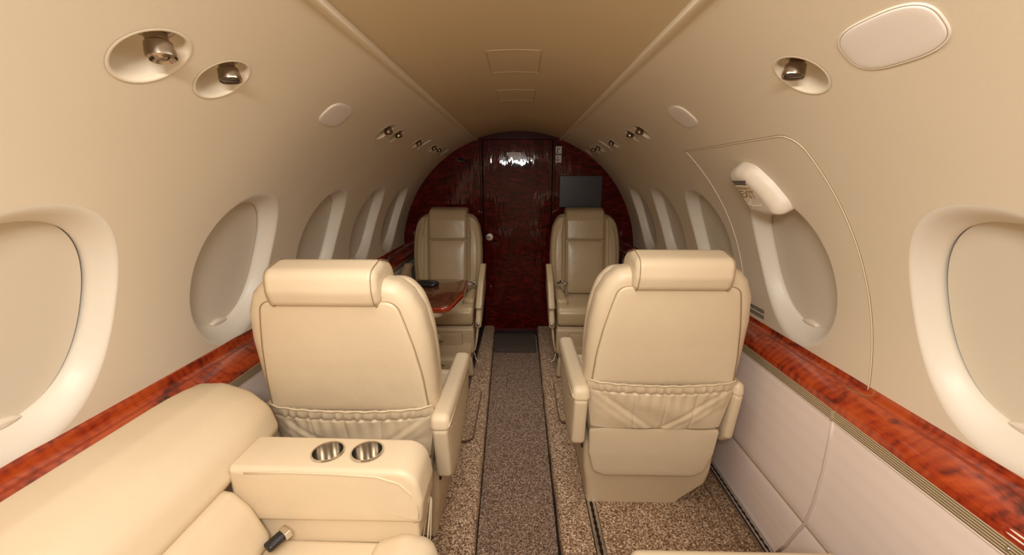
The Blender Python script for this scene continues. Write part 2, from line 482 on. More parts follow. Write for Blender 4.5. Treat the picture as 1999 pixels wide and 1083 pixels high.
# seam bead of the exit panel
y0, y1 = DOOR_Y; path = []
o = rpoly([(y0, TH0 / DEG), (y1, TH0 / DEG), (y1, DOOR_T / DEG), (y0, DOOR_T / DEG)], [0, 0, .006, .055], 8, .03)
V, F = tube([wm(1, p.x, p.y * DEG, .0002) for p in o], .0022, 6, closed=True)
struct(mk('trim_3', V, F, 'wall'))
V, F = tube([wm(1, p.x + .0028 * (1 if p.x > 1.3 else -1), p.y * DEG + (.17 if p.y * DEG > 40 else 0), -.0002) for p in o], .0012, 6, closed=True)
mk('seam_gap', V, F, 'seam', bpy.data.objects['trim_3'])

# exit handle cover over the top of the exit window
hd = thing('exit_handle_cover', wm(1, 1.33, 36.5, 0), 'white handle cover lettered EXIT over the top of the right wall exit window', 'exit handle')
org = Vector(wm(1, 1.33, 36.5, 0))
o = rpoly([(.045, .06), (.034, .094), (-.02, .105), (-.068, .09), (-.10, .03), (-.126, -.045), (-.118, -.074), (-.05, -.080), (.032, -.072), (.046, -.02)], [.04, .03, .06, .04, .1, .04, .02, .1, .025, .1], 6, .010)
def hmap(u, v, w):
    k = (w + .04) * .30
    return tuple(Vector(wm(1, 1.325 + u + k, 36.6 + (v - k * .2) * DEG, w)) - org)
V, F = puff(o, .080, .028, .0, seg=8)
mk('cover_body', V, F, 'plastic', hd, tf=hmap)
def on_handle(vf, du, dv, m, nm, flip=-1):
    V, F = vf
    mk(nm, V, F, m, hd, smooth=False, tf=lambda x, y, z: hmap(flip * x * 1.12 + du + .004, y * 1.12 + dv + .015, .0404 + z))
on_handle(text_mesh('EXIT', .036, .0012, bold=.0004), -.026, -.006, 'seam', 'exit_lettering')
on_handle(text_mesh('EMERGENCY', .0125, .0012), -.024, .019, 'seam', 'emergency_lettering')
bars = []
for r_, (w_, x_) in enumerate(((.036, 0), (.034, -.001), (.030, -.003))):
    x = -w_
    while x < w_ - .003:
        l = random.Random(r_ * 7 + int(x * 900)).uniform(.006, .014); l = min(l, w_ - x); bars.append(box(x + x_, x + x_ + l, .050 - r_ * .0056, .0534 - r_ * .0056, 0, .0008)); x += l + .0014
on_handle(join(*bars), -.024, -.009, 'ink', 'instruction_print')
arc = [box(-.034 + k * .0058, -.0305 + k * .0058, -.044 - .006 * math.cos((k - 5.5) * .25), -.040 - .006 * math.cos((k - 5.5) * .25), 0, .0012) for k in range(12)]
on_handle(join(*arc), -.030, .004, 'plastic', 'raised_print')

# small printed placard on the wall just above the ledge
pl = thing('wall_placard', wm(1, 1.60, 5.5, 0), 'small printed instruction placard just above the right wood ledge behind the seat', 'placard')
po = Vector(wm(1, 1.60, 5.5, 0))
bars = []
for k in range(7):
    if k == 3: continue
    x = -.10; rr = random.Random(k)
    while x < .088:
        l = rr.uniform(.006, .02); bars.append(box(x, min(x + l, .09), .020 - k * .0055, .0232 - k * .0055, 0, .0006)); x += l + .002
V, F = join(*bars)
mk('printed_lines', V, F, 'ink', pl, smooth=False, tf=lambda x, y, z: tuple(Vector(wm(1, 1.6 - x, 5.3 + y * DEG, .0008 + z)) - po))

# ---------------------------------------------------------------- vents and lamps
def side_name(s): return 'left' if s < 0 else 'right'
VL = {(-1, 0): 'nearest chrome air nozzle in a round recess, top left of the photo', (-1, 1): 'second chrome reading lamp recess from the camera on the left wall',
      (-1, 2): 'chrome air nozzle recess just past the left light cover', (-1, 3): 'reading lamp recess beside the left air nozzle, past the light cover',
      (-1, 4): 'lone air nozzle recess before the small left oval cover', (-1, 5): 'air nozzle recess just past the small left oval cover', (-1, 6): 'furthest recess on the left wall, a reading lamp',
      (1, 0): 'nearest reading lamp recess on the right wall, with dark round lens', (1, 1): 'air nozzle recess just past the right mid light cover',
      (1, 2): 'reading lamp recess beside the right air nozzle, past the mid cover', (1, 3): 'lone air nozzle recess before the small right oval cover',
      (1, 4): 'air nozzle recess just past the small right oval cover', (1, 5): 'furthest recess on the right wall, a reading lamp'}
for side in (-1, 1):
    for i, (y, th, r, kind) in enumerate(VENTS[side]):
        O = Vector(wm(side, y, th, 0))
        t = thing('air_vent' if kind == 'air' else 'reading_lamp', O, VL[(side, i)], 'air vent' if kind == 'air' else 'reading lamp', 'round recesses along the %s wall' % side_name(side))
        prof = [(1.05, .0012), (1.0, .0020), (.955, .0012), (.93, -.003)] + [(.93 * math.cos(a * PI / 2 / 8), -.003 - .044 * math.sin(a * PI / 2 / 8)) for a in range(1, 9)]
        V = []; F = []; n = 48
        for q, h in prof:
            for A in range(n):
                a = 2 * PI * A / n; V.append(tuple(Vector(wm(side, y + q * r * math.cos(a), th + q * r * math.sin(a) * DEG + (-h * 0), h)) - O))
        for k in range(len(prof) - 1):
            for A in range(n): B = (A + 1) % n; F.append((k * n + A, (k + 1) * n + A, (k + 1) * n + B, k * n + B))
        mk('recess_bowl', V, F, 'wall', t, recalc=False)
        up = Vector(wm(side, y + .02 * r, th + .52 * r * DEG, -.024)) - O
        inward = Vector((CX - O.x, 0, CZ - O.z)).normalized()
        ax = (inward * .18 + Vector((0, -.12, -1)) * .85 + Vector((-side * .10, 0, 0))).normalized()
        sc = r / .058 * .84
        fm = frame_m(up, ax)
        V, F = place(lathe([(.031 * sc, -.006), (.031 * sc, .001), (.027 * sc, .004), (.016 * sc, .005)]), fm); mk('socket_ring', V, F, 'nozzle', t, angle=40)
        if kind == 'air':
            V, F = place(lathe([(.018 * sc, .004), (.018 * sc, .018), (.022 * sc, .021), (.0245 * sc, .036), (.0235 * sc, .043), (.020 * sc, .045), (.0125 * sc, .041), (.009 * sc, .044), (.004 * sc, .045), (0, .045)]), fm)
            mk('nozzle', V, F, 'nozzle', t, angle=40)
        else:
            V, F = place(lathe([(.017 * sc, .004), (.018 * sc, .016), (.023 * sc, .020), (.0255 * sc, .038), (.0245 * sc, .041), (.0210 * sc, .040)]), fm)
            nz = mk('lamp_barrel', V, F, 'nozzle', t, angle=40)
            V, F = place(lathe([(.0212 * sc, .0385), (.0195 * sc, .0405), (0, .0412)]), fm); mk('lamp_lens', V, F, 'glass', nz)
CL = {(-1, 0): 'pale oval light cover on the left wall between two vent pairs', (-1, 1): 'small oval cover among the far left recesses', (-1, 2): 'tiny oval cover nearest the bulkhead on the left',
      (1, 0): 'largest pale rounded light cover, top right of the photo', (1, 1): 'pale oval light cover on the right wall above the exit panel', (1, 2): 'small oval cover among the far right recesses', (1, 3): 'tiny oval cover nearest the bulkhead on the right'}
for side in (-1, 1):
    for i, (y, th, a, b, sh) in enumerate(COVERS[side]):
        O = Vector(wm(side, y, th, 0)); bb = b / DEG
        t = thing('light_cover', O, CL[(side, i)], 'light cover')
        if sh == 'r': o = [Vector((p.x + side * 0 - .12 * a * p.y / bb, p.y)) for p in ellipse(a, bb, 56, 2.9)]
        else: o = ellipse(a, bb, 40, 2.4)
        f = lambda u, v, w: tuple(Vector(wm(side, y + u, th + v * DEG, w)) - O)
        V, F = puff(o, .006, .0028, .0008); mk('lens_panel', V, F, 'cover', t, tf=f)
        V, F = tube([Vector(f(p.x * 1.03, p.y * 1.03, .0005)) for p in o], .0017 if a > .05 else .001, 6, closed=True); mk('cover_rim', V, F, 'reveal', t)

# ---------------------------------------------------------------- ledges, lower walls, floor
def ledge(side):
    pr = [(.975, .760), (.9572, .7455), (.9555, .741), (.9530, .726), (.9500, .7225), (.940, .7175), (.918, .7228), (.9145, .7218), (.890, .7060), (.878, .6990), (.869, .6900), (.8665, .676), (.8665, .672), (.90, .65), (.975, .65)]
    return [(side * x, z) for x, z in pr]
for side, lb in ((-1, 'red mahogany ledge running under the left windows'), (1, 'red mahogany ledge running under the right windows')):
    V, F = extrude_y(ledge(side), YB, YF - .06, 60); struct(mk('trim_%d' % (4 if side < 0 else 5), V, F, 'wood', angle=28))
    V, F = extrude_y([(side * .867, .673), (side * .8655, .671), (side * .8655, .645), (side * .868, .642), (side * .90, .642), (side * .90, .673)], YB, YF - .06, 4)
    struct(mk('trim_%d' % (6 if side < 0 else 7), V, F, 'ribbed', smooth=False))
# ledge joints by the exit panel and metal joint
V, F = tube([(.9574, 1.0, .7462), (.9552, 1.0, .7415), (.9528, 1.0, .7262), (.9495, 1.0, .7232), (.94, 1.003, .7202), (.925, 1.02, .7220), (.9172, 1.05, .7231)], .0009, 6)
struct(mk('trim_8', V, F, 'seam'))
V, F = box(.8645, .868, 1.006, 1.014, .642, .673); struct(mk('trim_9', V, F, 'chrome', smooth=False))
# lower side walls
for side in (-1, 1):
    def lw(u, v, side=side):
        y = YB + (YF - YB) * u
        pts = [(.868, .643), (.8705, .60), (.876, .50), (.881, .40), (.8850, .29), (.8858, .268), (.8885, .262), (.8870, .256), (.8890, .20), (.8960, .10), (.9040, .02), (.910, -.03)]
        p = pts[round(v * (len(pts) - 1))]; return (side * p[0], y, p[1])
    V, F = grid(40, 11, lw); w = struct(mk('wall_lower_' + side_name(side), V, F, 'lower', recalc=False))
    V, F = tube([(side * .8852, YB, .2615), (side * .8852, YF, .2615)], .0018, 6); mk('seam_gap', V, F, 'seam', w)
    V, F = tube([(side * .868, YB, .6405), (side * .868, YF, .6405)], .0022, 6); mk('edge_piping', V, F, 'piping', w)
V, F = tube([(.8685, 1.005, .64), (.872, 1.008, .58), (.8775, 1.015, .48), (.8825, 1.030, .36), (.8865, 1.052, .262), (.8895, 1.085, .19), (.8955, 1.12, .11), (.901, 1.16, .04)], .005, 10)
struct(mk('trim_10', V, F, 'piping'))

# floor: aisle pan and the two raised sides with rolled carpet edges
def xl(y): return -.136 - (.062) * (y - 1.15) / 2.03
V, F = grid(2, 30, lambda u, v: (-.3 + .6 * u, YB + (3.6 - YB) * v, -.04)); struct(mk('floor', V, F, 'aisle', recalc=False))
def raised(side):
    pr = [(0, -.04), (0, -.02), (0, .002), (.003, .011), (.009, .0175), (.018, .0205), (.03, .0205), (.2, .0205), (.76, .0205), (.76, -.05)]
    def f(u, v):
        y = YB + (YF - YB) * u; p = pr[round(v * (len(pr) - 1))]
        e = xl(y) if side < 0 else .168 + .004 * math.sin(y * 2)
        return (e + side * p[0] + (.0015 * math.sin(y * 23) if p[0] < .01 else 0), y, p[1])
    return grid(80, len(pr) - 1, f)
for side in (-1, 1):
    V, F = raised(side); struct(mk('floor_' + side_name(side), V, F, 'carpet', recalc=False))
    V, F = tube([((xl(y) if side < 0 else .168) + side * -.002, y, -.036) for y in [YB + k * (YF - YB) / 20 for k in range(21)]], .005 if side > 0 else .002, 6)
    struct(mk('trim_%d' % (11 if side < 0 else 12), V, F, 'rubber'))
# right floor: carpet strip seams
for k, (x, wd_) in enumerate(((.806, .0025), (.868, .0035))):
    V, F = tube([(x, YB, .0205), (x, YF, .0205)], wd_, 6); struct(mk('trim_%d' % (13 + k), V, F, 'binding'))
# seat rails: a shallow channel with scalloped lips
RL = [(-.312, .015, 'seat rail beside the left seats, grooved dark metal in the carpet'), (.306, .015, 'seat rail from beneath the near right seat, grooved metal in the carpet'),
      (.888, .011, 'seat rail along the foot of the right wall, scalloped metal')]
for x, hw, lb in RL:
    t = thing('seat_rail', (x, 1.1, .02), lb, 'rail')
    V, F = box(-hw - .004, hw + .004, -2.3, 2.28, -.02, .0012); mk('rail_bed', V, F, 'rubber', t, smooth=False)
    parts = []
    for s in (-1, 1):
        vv = []; ff = []; n = 420
        for j in range(n + 1):
            y = -1.2 + 3.4 * j / n; wv = .0035 * math.sin(y * 2 * PI / .03)
            xi = s * (hw * .28 + max(0, wv)); xo = s * (hw + .001)
            vv += [(xi, y, -.004), (xi, y, .0040), (xo, y, .0046), (xo, y, -.004)]
        for j in range(n):
            for k in range(4): a = j * 4; ff.append((a + k, a + (k + 1) % 4, a + 4 + (k + 1) % 4, a + 4 + k))
        parts.append((vv, ff))
    V, F = join(*parts); mk('rail_lips', V, F, 'steel' if x > 0 else 'rail', t, smooth=False)
# loose mats between the facing seats
for x0, x1, y0, y1, lb in ((-.50, -.212, 1.76, 2.27, 'bound carpet mat on the left floor between the facing seats'), (.232, .52, 1.925, 2.38, 'bound carpet mat on the right floor between the facing seats')):
    t = thing('carpet_mat', ((x0 + x1) / 2, (y0 + y1) / 2, .0255), lb, 'mat')
    a, b = (x1 - x0) / 2, (y1 - y0) / 2
    o = rpoly([(-a, -b), (a, -b), (a, b), (-a, b)], .045, 6, .03)
    V, F = puff(o, .010, .004, 0, seg=2, inner=2); mk('mat_pile', V, F, 'carpet', t, tf=lambda u, v, w: (u, v, w + .004))
    V, F = tube([(p.x, p.y, .005) for p in o], .0045, 6, closed=True); mk('mat_binding', V, F, 'binding', t)
t = thing('step_mat', (-.025, 3.15, -.04), 'dark grey mat at the far end of the aisle by the door', 'mat')
o = rpoly([(-.160, -.175), (.172, -.175), (.172, .2), (-.168, .2)], .02, 4, .04)
V, F = puff(o, .02, .006, 0, seg=2, inner=2); mk('mat_pile', V, F, 'mat', t, tf=lambda u, v, w: (u, v, w + .008))

# ---------------------------------------------------------------- bulkhead at the far end
YW = 3.405
def arc_panel(x0, x1, zb, y0, y1, rr=RW + .012, inner_top=None):
    n = 40; pts = []
    for k in range(n + 1):
        x = x0 + (x1 - x0) * k / n
        pts.append((x, CZ + math.sqrt(max(0, rr * rr - (x - CX) ** 2))))
    V = []; F = []
    for y in (y0, y1):
        for x, z in pts: V.append((x, y, zb)); V.append((x, y, z))
    m = 2 * (n + 1)
    for k in range(n):
        a = 2 * k; F.append((a, a + 2, a + 3, a + 1)); F.append((m + a, m + a + 1, m + a + 3, m + a + 2))
        F.append((a + 1, a + 3, m + a + 3, m + a + 1)); F.append((a, m + a, m + a + 2, a + 2))
    F.append((0, 1, m + 1, m)); F.append((2 * n, m + 2 * n, m + 2 * n + 1, 2 * n + 1))
    return V, F
V, F = arc_panel(-.985, .985, -.05, YW + .045, YW + .075, RW + .03); struct(mk('wall_front', V, F, 'burl', smooth=False))
V, F = arc_panel(-.955, -.300, -.03, YW - .012, YW + .05); struct(mk('wall_front_left', V, F, 'burl', smooth=False))
V, F = arc_panel(.283, .955, -.03, YW - .012, YW + .05); struct(mk('wall_front_right', V, F, 'burl', smooth=False))
V, F = arc_panel(-.300, .283, 1.585, YW - .006, YW + .05); struct(mk('trim_15', V, F, 'burl_dark', smooth=False))
for k, (x, w_) in enumerate(((-.300, .010), (.283, .010))):
    V, F = box(x - w_, x + w_, YW - .020, YW + .04, -.02, 1.575); bevel(struct(mk('trim_%d' % (16 + k), V, F, 'burl_dark', smooth=False)), .004, 3)
V, F = box(-.288, .271, YW + .008, YW + .036, -.035, 1.583)
door = struct(mk('door_2', V, F, 'burl', smooth=False)); bevel(door, .003)
V, F = box(.172, .1745, YW + .0065, YW + .012, -.03, 1.58); mk('fold_seam', V, F, 'burl_dark', door, smooth=False)
V, F = place(lathe([(.030, 0), (.030, .006), (.0285, .008), (.012, .0085), (.011, .007), (0, .007)], 48), frame_m((-.240, YW + .008, .807), (0, -1, 0), (0, 0, 1)))
hnd = mk('door_handle', V, F, 'steel', door, angle=30)
V, F = box(-.2655, -.240, YW - .0012, YW + .0005, .800, .808); mk('latch_slot', V, F, 'black', hnd, smooth=False)
V, F = box(-.30, .283, YW - .05, YW + .008, -.045, -.022); struct(mk('trim_18', V, F, 'sill', smooth=False))
# small stop on the door
t = thing('door_stop', (-.235, YW + .002, .38), 'tiny bright metal stop low on the red cabin door', 'door stop')
V, F = place(lathe([(.008, 0), (.008, .006), (.005, .010), (0, .011)], 16), frame_m((0, .006, 0), (0, -1, 0), (0, 0, 1))); mk('stop_button', V, F, 'steel', t)
# monitor
t = thing('monitor', (.5, YW - .012, 1.18), 'dark rectangular monitor on the bulkhead above the far right seat', 'monitor')
V, F = box(-.172, .172, -.022, 0, -.126, .126); bevel(mk('monitor_frame', V, F, 'black', t, smooth=False), .004)
V, F = box(-.166, .166, -.0235, -.0215, -.120, .120); mk('screen', V, F, 'screen', t, smooth=False)
# placards
t = thing('door_placard', (.311, YW - .012, 1.500), 'upper white placard with red r, right of the cabin door', 'placard')
V, F = box(-.030, .030, -.003, 0, -.029, .029); bevel(mk('placard_plate', V, F, 'white', t, smooth=False), .001)
V, F = text_mesh('r', .075, .0008, bold=.0011); mk('lettering', V, F, 'red', t, smooth=False, tf=lambda x, y, z: (x + .003, -.0034 - z, y + .004))
V, F = box(-.018, .018, -.0036, -.003, -.0235, -.021); mk('small_print', V, F, 'ink', t, smooth=False)
t = thing('door_placard', (.311, YW - .012, 1.435), 'lower white placard with red down arrow, right of the cabin door', 'placard')
V, F = box(-.030, .030, -.003, 0, -.029, .029); bevel(mk('placard_plate', V, F, 'white', t, smooth=False), .001)
ar = [((-.003, .022), (.003, .022), (.003, -.010), (-.003, -.010))]
V, F = join(box(-.0038, .0038, -.0036, -.003, -.012, .023),
            ([(-.019, -.0036, -.003), (-.019, -.0036, .003), (0, -.0036, -.014), (0, -.0036, -.022), (.019, -.0036, .003), (.019, -.0036, -.003)], [(0, 1, 2, 3), (3, 2, 4, 5)]))
mk('arrow', V, F, 'red', t, smooth=False)
t = thing('door_label', (-.038, YW + .008, 1.465), 'small grey printed label at the top of the red cabin door', 'label')
V, F = box(-.057, .057, -.002, 0, -.004, .019); mk('label_plate', V, F, 'cover', t, smooth=False)
V, F = join(*[box(x, x + .008, -.0026, -.002, .004, .010) for x in [-.048 + .0105 * k for k in range(9)]]); mk('small_print', V, F, 'ink', t, smooth=False)
V, F = box(-.040, .035, -.002, 0, -.019, -.006); mk('lower_plate', V, F, 'cover', t, smooth=False)
# coat hook
t = thing('coat_hook', (-.43, YW - .012, 1.425), 'dark curved coat hook high on the left of the bulkhead', 'hook')
V, F = tube([(-.05, -.004, .006), (-.03, -.010, .004), (0, -.014, 0), (.02, -.022, -.012), (.034, -.03, -.010), (.036, -.032, .006)], [.007, .008, .008, .007, .006, .005], 10); mk('hook_arm', V, F, 'black', t)
V, F = box(-.062, .01, -.005, 0, -.012, .014); bevel(mk('hook_plate', V, F, 'black', t, smooth=False), .003)
# rear end of the shell, behind the camera
V, F = arc_panel(-1.0, 1.0, -.05, YB - .02, YB, RW + .03); struct(mk('wall_back', V, F, 'wall', smooth=False))

# ---------------------------------------------------------------- seats
def lerp(a, b, t): return a + (b - a) * t
def interp(tab, z):
    if z <= tab[0][0]: return tab[0][1]
    for (a, va), (b, vb) in zip(tab, tab[1:]):
        if z <= b: return lerp(va, vb, (z - a) / (b - a))
    return tab[-1][1]
def crease(d, w): return math.exp(-(d / w) ** 2)
YC = [(.15, .155), (.30, .180), (.5, .205), (.75, .250), (1.0, .305), (1.2, .35)]     # recline of the back's centre line
def yc(z): return interp(YC, z)
def make_seat(cx, cy, f, a, label, group, leath, shell, arm='up', far=False, ext=0):
    """f=+1 faces the camera (-Y), f=-1 faces away; a=+1: the wall is at +X. local x: + is wallward, local y: + is rearward"""
    t = thing('cabin_seat', (cx, cy, .02), label, 'seat', group)
    def T(fn=None):
        def g(x, y, z): return (a * x, f * y, z - .02)
        return g
    G = T()
    # base
    lv = [(.022, -.212, .150, -.34, .165), (.05, -.214, .170, -.345, .170), (.13, -.222, .245, -.35, .185), (.20, -.235, .25, -.33, .20), (.33, -.240, .25, -.30, .21)]
    V = []; F = []; o0 = None
    for z, x0, x1, y0, y1 in lv:
        o = rpoly([(x0, y0), (x1, y0), (x1, y1), (x0, y1)], .018, 4, .5); n = len(o); V += [(p.x, p.y, z) for p in o]
    for k in range(len(lv) - 1):
        for i in range(n): j = (i + 1) % n; F.append((k * n + i, k * n + j, (k + 1) * n + j, (k + 1) * n + i))
    F.append(tuple(range(n))[::-1]); F.append(tuple((len(lv) - 1) * n + i for i in range(n)))
    mk('base', V, F, shell, t, tf=G, angle=40)
    if far:
        V, F = puff(rpoly([(-.245, .150), (.245, .150), (.245, .318), (-.245, .318)], .014, 4, .1), .05, .008, 0, seg=3, inner=2)
        dp = mk('drawer_panel', V, F, shell, t, tf=lambda u, v, w: G(u, -.300 - w, v), angle=40)
        V, F = puff(rpoly([(-.165, .185), (.185, .185), (.185, .292), (-.165, .292)], .008, 3, .1), .006, .002, 0, seg=2, inner=2)
        mk('drawer_door', V, F, shell, dp, tf=lambda u, v, w: G(u, -.326 - w, v), angle=40)
        V, F = tube([G(p.x, -.3265, p.y) for p in rpoly([(-.168, .182), (.188, .182), (.188, .295), (-.168, .295)], .008, 3, .1)], .0013, 6, closed=True)
        mk('drawer_gap', V, F, 'seam', dp)
        V, F = puff(rpoly([(-.250, .022), (.20, .022), (.24, .135), (-.232, .135)], .016, 4, .1), .06, .012, 0, seg=3, inner=2)
        fb = mk('foot_box', V, F, shell, t, tf=lambda u, v, w: G(u, -.365 - w - (.135 - v) * .15, v), angle=40)
        if a < 0:      # placard with vest pictogram, and the round catch under it
            V, F = puff(ellipse(.018, .017, 24, 2.3, -.005, .262), .003, .001, 0, seg=1, inner=2); mk('vest_pictogram', V, F, 'shell', dp, tf=lambda u, v, w: G(u, -.331 - w, v))
            V, F = join(box(-.040, -.012, -.3345, -.331, .230, .235), box(-.006, .024, -.3345, -.331, .230, .235), box(-.018, .008, -.3345, -.331, .218, .221)); mk('vest_print', V, F, 'ink', dp, tf=G, smooth=False)
            V, F = place(lathe([(.013, -.002), (.013, .004), (.009, .006), (.006, .003), (0, .003)], 24), frame_m((-.045, -.398, .098), (0, -1, 0), (0, 0, 1))); mk('latch_button', V, F, 'chrome', fb, tf=G)
    # backrest shell
    oz = [(.185, -1), (.300, 0)]
    HW = [(.17, .150), (.19, .172), (.24, .192), (.32, .212), (.42, .235), (.5, .248), (.6, .2575), (.72, .260), (.84, .2545), (.93, .240), (.985, .214), (1.012, .185), (1.024, .150)]
    right = [(interp(HW, z), z) for z in [.19, .21, .24, .28, .32, .37, .42, .48, .54, .60, .66, .72, .78, .84, .89, .93, .96, .985, 1.0, 1.012, 1.02]]
    left = [(-x, z) for x, z in right[::-1]]
    mid = [(x, 1.024) for x in (.13, .08, .03, -.03, -.08, -.13)]
    botm = [(x, .183) for x in (-.13, -.08, -.03, .03, .08, .13)]
    o = [Vector(p) for p in right + mid + left + botm]
    V, F = puff(o, .120, .045, .004, .0, seg=7, inner=6)
    mk('backrest', V, F, leath, t, tf=lambda u, v, w: G(u, yc(v) + w, v))
    # rear panel, pocket, lower panel
    pw = [(.600, .236), (.72, .228), (.82, .213), (.90, .196), (.965, .180)]
    rp = rpoly([(interp(pw, z), z) for z in (.600, .66, .72, .77, .82, .86, .90, .965)] + [(-interp(pw, z), z) for z in (.965, .90, .86, .82, .77, .72, .66, .600)], [.01, 9, 9, 9, 9, 9, 9, .035, .035, 9, 9, 9, 9, 9, 9, .01], 5, .03)
    V, F = puff(rp, .020, .008, .003, 0, seg=3, inner=5)
    if not far:
        bp = mk('back_panel', V, F, leath, t, tf=lambda u, v, w: G(u, yc(v) + .0575 + w, v))
        V, F = tube([G(p.x * 1.012, yc(p.y) + .0605, p.y) for p in rp], .0014, 6, closed=True); mk('panel_seam', V, F, 'seam', bp)
        lo = rpoly([(-.205, .215), (-.165, .193), (.165, .193), (.205, .215), (.226, .30), (.232, .418), (-.232, .418), (-.226, .30)], .02, 5, .03)
        V, F = puff(lo, .016, .007, .002, 0, seg=3, inner=4); lp = mk('lower_back_panel', V, F, leath, t, tf=lambda u, v, w: G(u, yc(v) + .0565 + w, v))
        V, F = tube([G(x, yc(.420) + .0655, .420 + .003 * math.sin(x * 30)) for x in [-.225 + .025 * k for k in range(19)]], .0016, 6); mk('welt_seam', V, F, 'seam', lp)
        # gathered pocket
        rnd = random.Random(int(cx * 100)); ph = [rnd.uniform(0, 6) for _ in range(6)]
        def pocket(u, v):
            U = u * 2 - 1; z = lerp(.424, .622 - .010 * (1 - U * U), v); hw = interp([(.424, .228), (.52, .244), (.60, .2515), (.625, .2515)], z) - .002
            e = 1 - U ** 8; w = .0075 + .012 * (1 - U * U) * min(1, (v + .15)) + .004
            vv = v
            if vv > .80:   # elastic band with ruffles
                k = (vv - .80) / .20; w += .004 * math.sin(k * PI) + (.0026 * math.sin(46 * U + ph[0] + 1.3 * math.sin(9 * U)) + .0018 * math.sin(77 * U + ph[1] + k * 3)) * (1 - .45 * k)
            else:
                k = vv / .80; w += .0030 * k ** 3 * math.sin(40 * U + ph[0]) + .006 * math.sin(k * PI) * (1 - U * U)
                for s in (-.36, .08, .50): w -= .0045 * crease(U - s, .014) * (1 - .5 * k)
                for s, sl in ((-1, 1), (1, -1)):     # diagonal folds from the upper corners
                    for off, am in ((0, .0034), (.2, .002)):
                        d = (k - (1.0 - off) + (1 - abs(U)) * 1.25) if U * s > 0 else 9
                        w += am * crease(d, .10) - am * .8 * crease(d - .17, .08)
                w += .003 * math.sin(5 * U + 6 * k + ph[2]) * math.sin(k * PI)
            if abs(vv - .80) < .02: w -= .003
            w *= e
            return G(U * hw, yc(z) + .0585 + w, z)
        V, F = grid(150, 56, pocket); pk = mk('seat_pocket', V, F, leath, t)
        V, F = tube([G((u * 2 - 1) * .2500, yc(.62) + .060 + .0165 * (1 - (u * 2 - 1) ** 8) + .010 * (1 - (u * 2 - 1) ** 2), .6215 - .010 * (1 - (u * 2 - 1) ** 2) + .0015 * math.sin(60 * u)) for u in [k / 60 for k in range(61)]], .0028, 6)
        mk('pocket_hem', V, F, leath, pk)
    # headrest: padded flap over the top
    zr, zf = .958, .842
    hp = rpoly([(-.082, zf), (-.062, zf - .004), (.0, .93), (.045, zr - .006), (.088, zr), (.094, 1.0), (.080, 1.052), (.0, 1.070), (-.072, 1.052), (-.090, .98)], [.012, .012, .01, .01, .02, .04, .04, .05, .04, .05], 5, .02) if far else \
         rpoly([(-.080, zf), (-.060, zf), (-.02, .99), (.045, zr - .006), (.088, zr), (.096, 1.0), (.082, 1.054), (.0, 1.072), (-.072, 1.052), (-.088, .98)], [.012, .012, .01, .01, .022, .04, .04, .05, .04, .05], 5, .02)
    V, F = puff(hp, .292, .022, .002, seg=5, inner=3)
    hr = mk('headrest', V, F, leath, t, tf=lambda u, v, w: G(w, yc(v) + u, v))
    for s in (-1, 1):
        V, F = tube([G(s * .135, yc(p.y) + p.x * 1.012, 1.0 + (p.y - 1.0) * 1.012) for p in hp], .0012, 6, closed=True); mk('headrest_seam', V, F, 'seam', hr)
    # front cushions
    V, F = puff(rpoly([(-.132, .44), (.132, .44), (.136, .832), (-.136, .832)], .022, 5, .03), .05, .012, .006, 0, seg=4, inner=6)
    mk('back_cushion', V, F, leath, t, tf=lambda u, v, w: G(u, yc(v) - .060 - w, v))
    for s in (-1, 1):
        bo = rpoly([(.142, .44), (.236, .44), (.252, .60), (.258, .74), (.250, .88), (.228, .965), (.190, 1.008), (.142, 1.010)], [.01, .03, 9, 9, 9, .1, .05, .01], 4, .03)
        V, F = puff(bo, .07, .030, .014, 0, seg=5, inner=5)
        mk('side_bolster', V, F, leath, t, tf=lambda u, v, w: G(s * u, yc(v) - .060 - w, v))
    # seat cushion
    so = rpoly([(-.315 - ext, .335), (.10, .335), (.10, .445), (-.20, .452), (-.315 - ext, .462)], [.03, .02, .02, .1, .045], 6, .025)
    V, F = puff(so, .475, .020, .004, seg=4, inner=5)
    mk('seat_cushion', V, F, leath, t, tf=lambda u, v, w: G(w, u, v))
    for s in (-1, 1):
        V, F = puff(rpoly([(.155, -.20), (.235, -.20), (.245, .12), (.175, .12)], .02, 4, .03), .06, .022, .004, seg=4, inner=4)
        mk('seat_wing', V, F, leath, t, tf=lambda u, v, w: G(s * u, v, .455 + w + max(0, v + .1) * .12))
    # armrests
    for s in (-1, 1):
        xo = .276 * s; wside = arm == 'up' and s > 0
        if wside: xo = .262
        if arm == 'up':
            ao = rpoly([(.250, .345), (.300, .385), (.335, .560), (.325, .575), (-.160, .555), (-.175, .50), (-.150, .43), (-.05, .37), (.16, .325)][::-1], [.03, .02, .02, .02, .02, .04, .05, .05, .05][::-1], 5, .03)
            po = rpoly([(.338, .562), (.330, .612), (-.150, .598), (-.200, .570), (-.205, .520), (-.170, .512), (-.158, .552)][::-1], [.012, .025, .03, .04, .02, .01, .02][::-1], 5, .03)
            wd_, pwid = (.046, .058) if s < 0 else (.030, .036)
            if wside: ao = [Vector((p.x * .88, p.y)) for p in ao]; po = [Vector((p.x * .88, p.y)) for p in po]
        else:
            ao = rpoly([(.10, .64), (.05, .655), (-.12, .57), (-.30, .44), (-.345, .375), (-.345, .335), (-.29, .33), (-.10, .41), (.10, .50)], [.02, .02, .1, .08, .02, .01, .02, .1, .05], 5, .03)
            po = rpoly([(.13, .668), (.05, .682), (-.13, .595), (-.30, .47), (-.31, .445), (-.12, .565), (.05, .650), (.13, .640)], [.01, .02, .1, .01, .01, .1, .02, .01], 5, .03)
            wd_, pwid = .036, .042
        V, F = puff(ao, wd_, .012, .001, seg=3, inner=3)
        am = mk('armrest', V, F, leath if arm == 'up' else shell, t, tf=lambda u, v, w: G(xo + w, u, v))
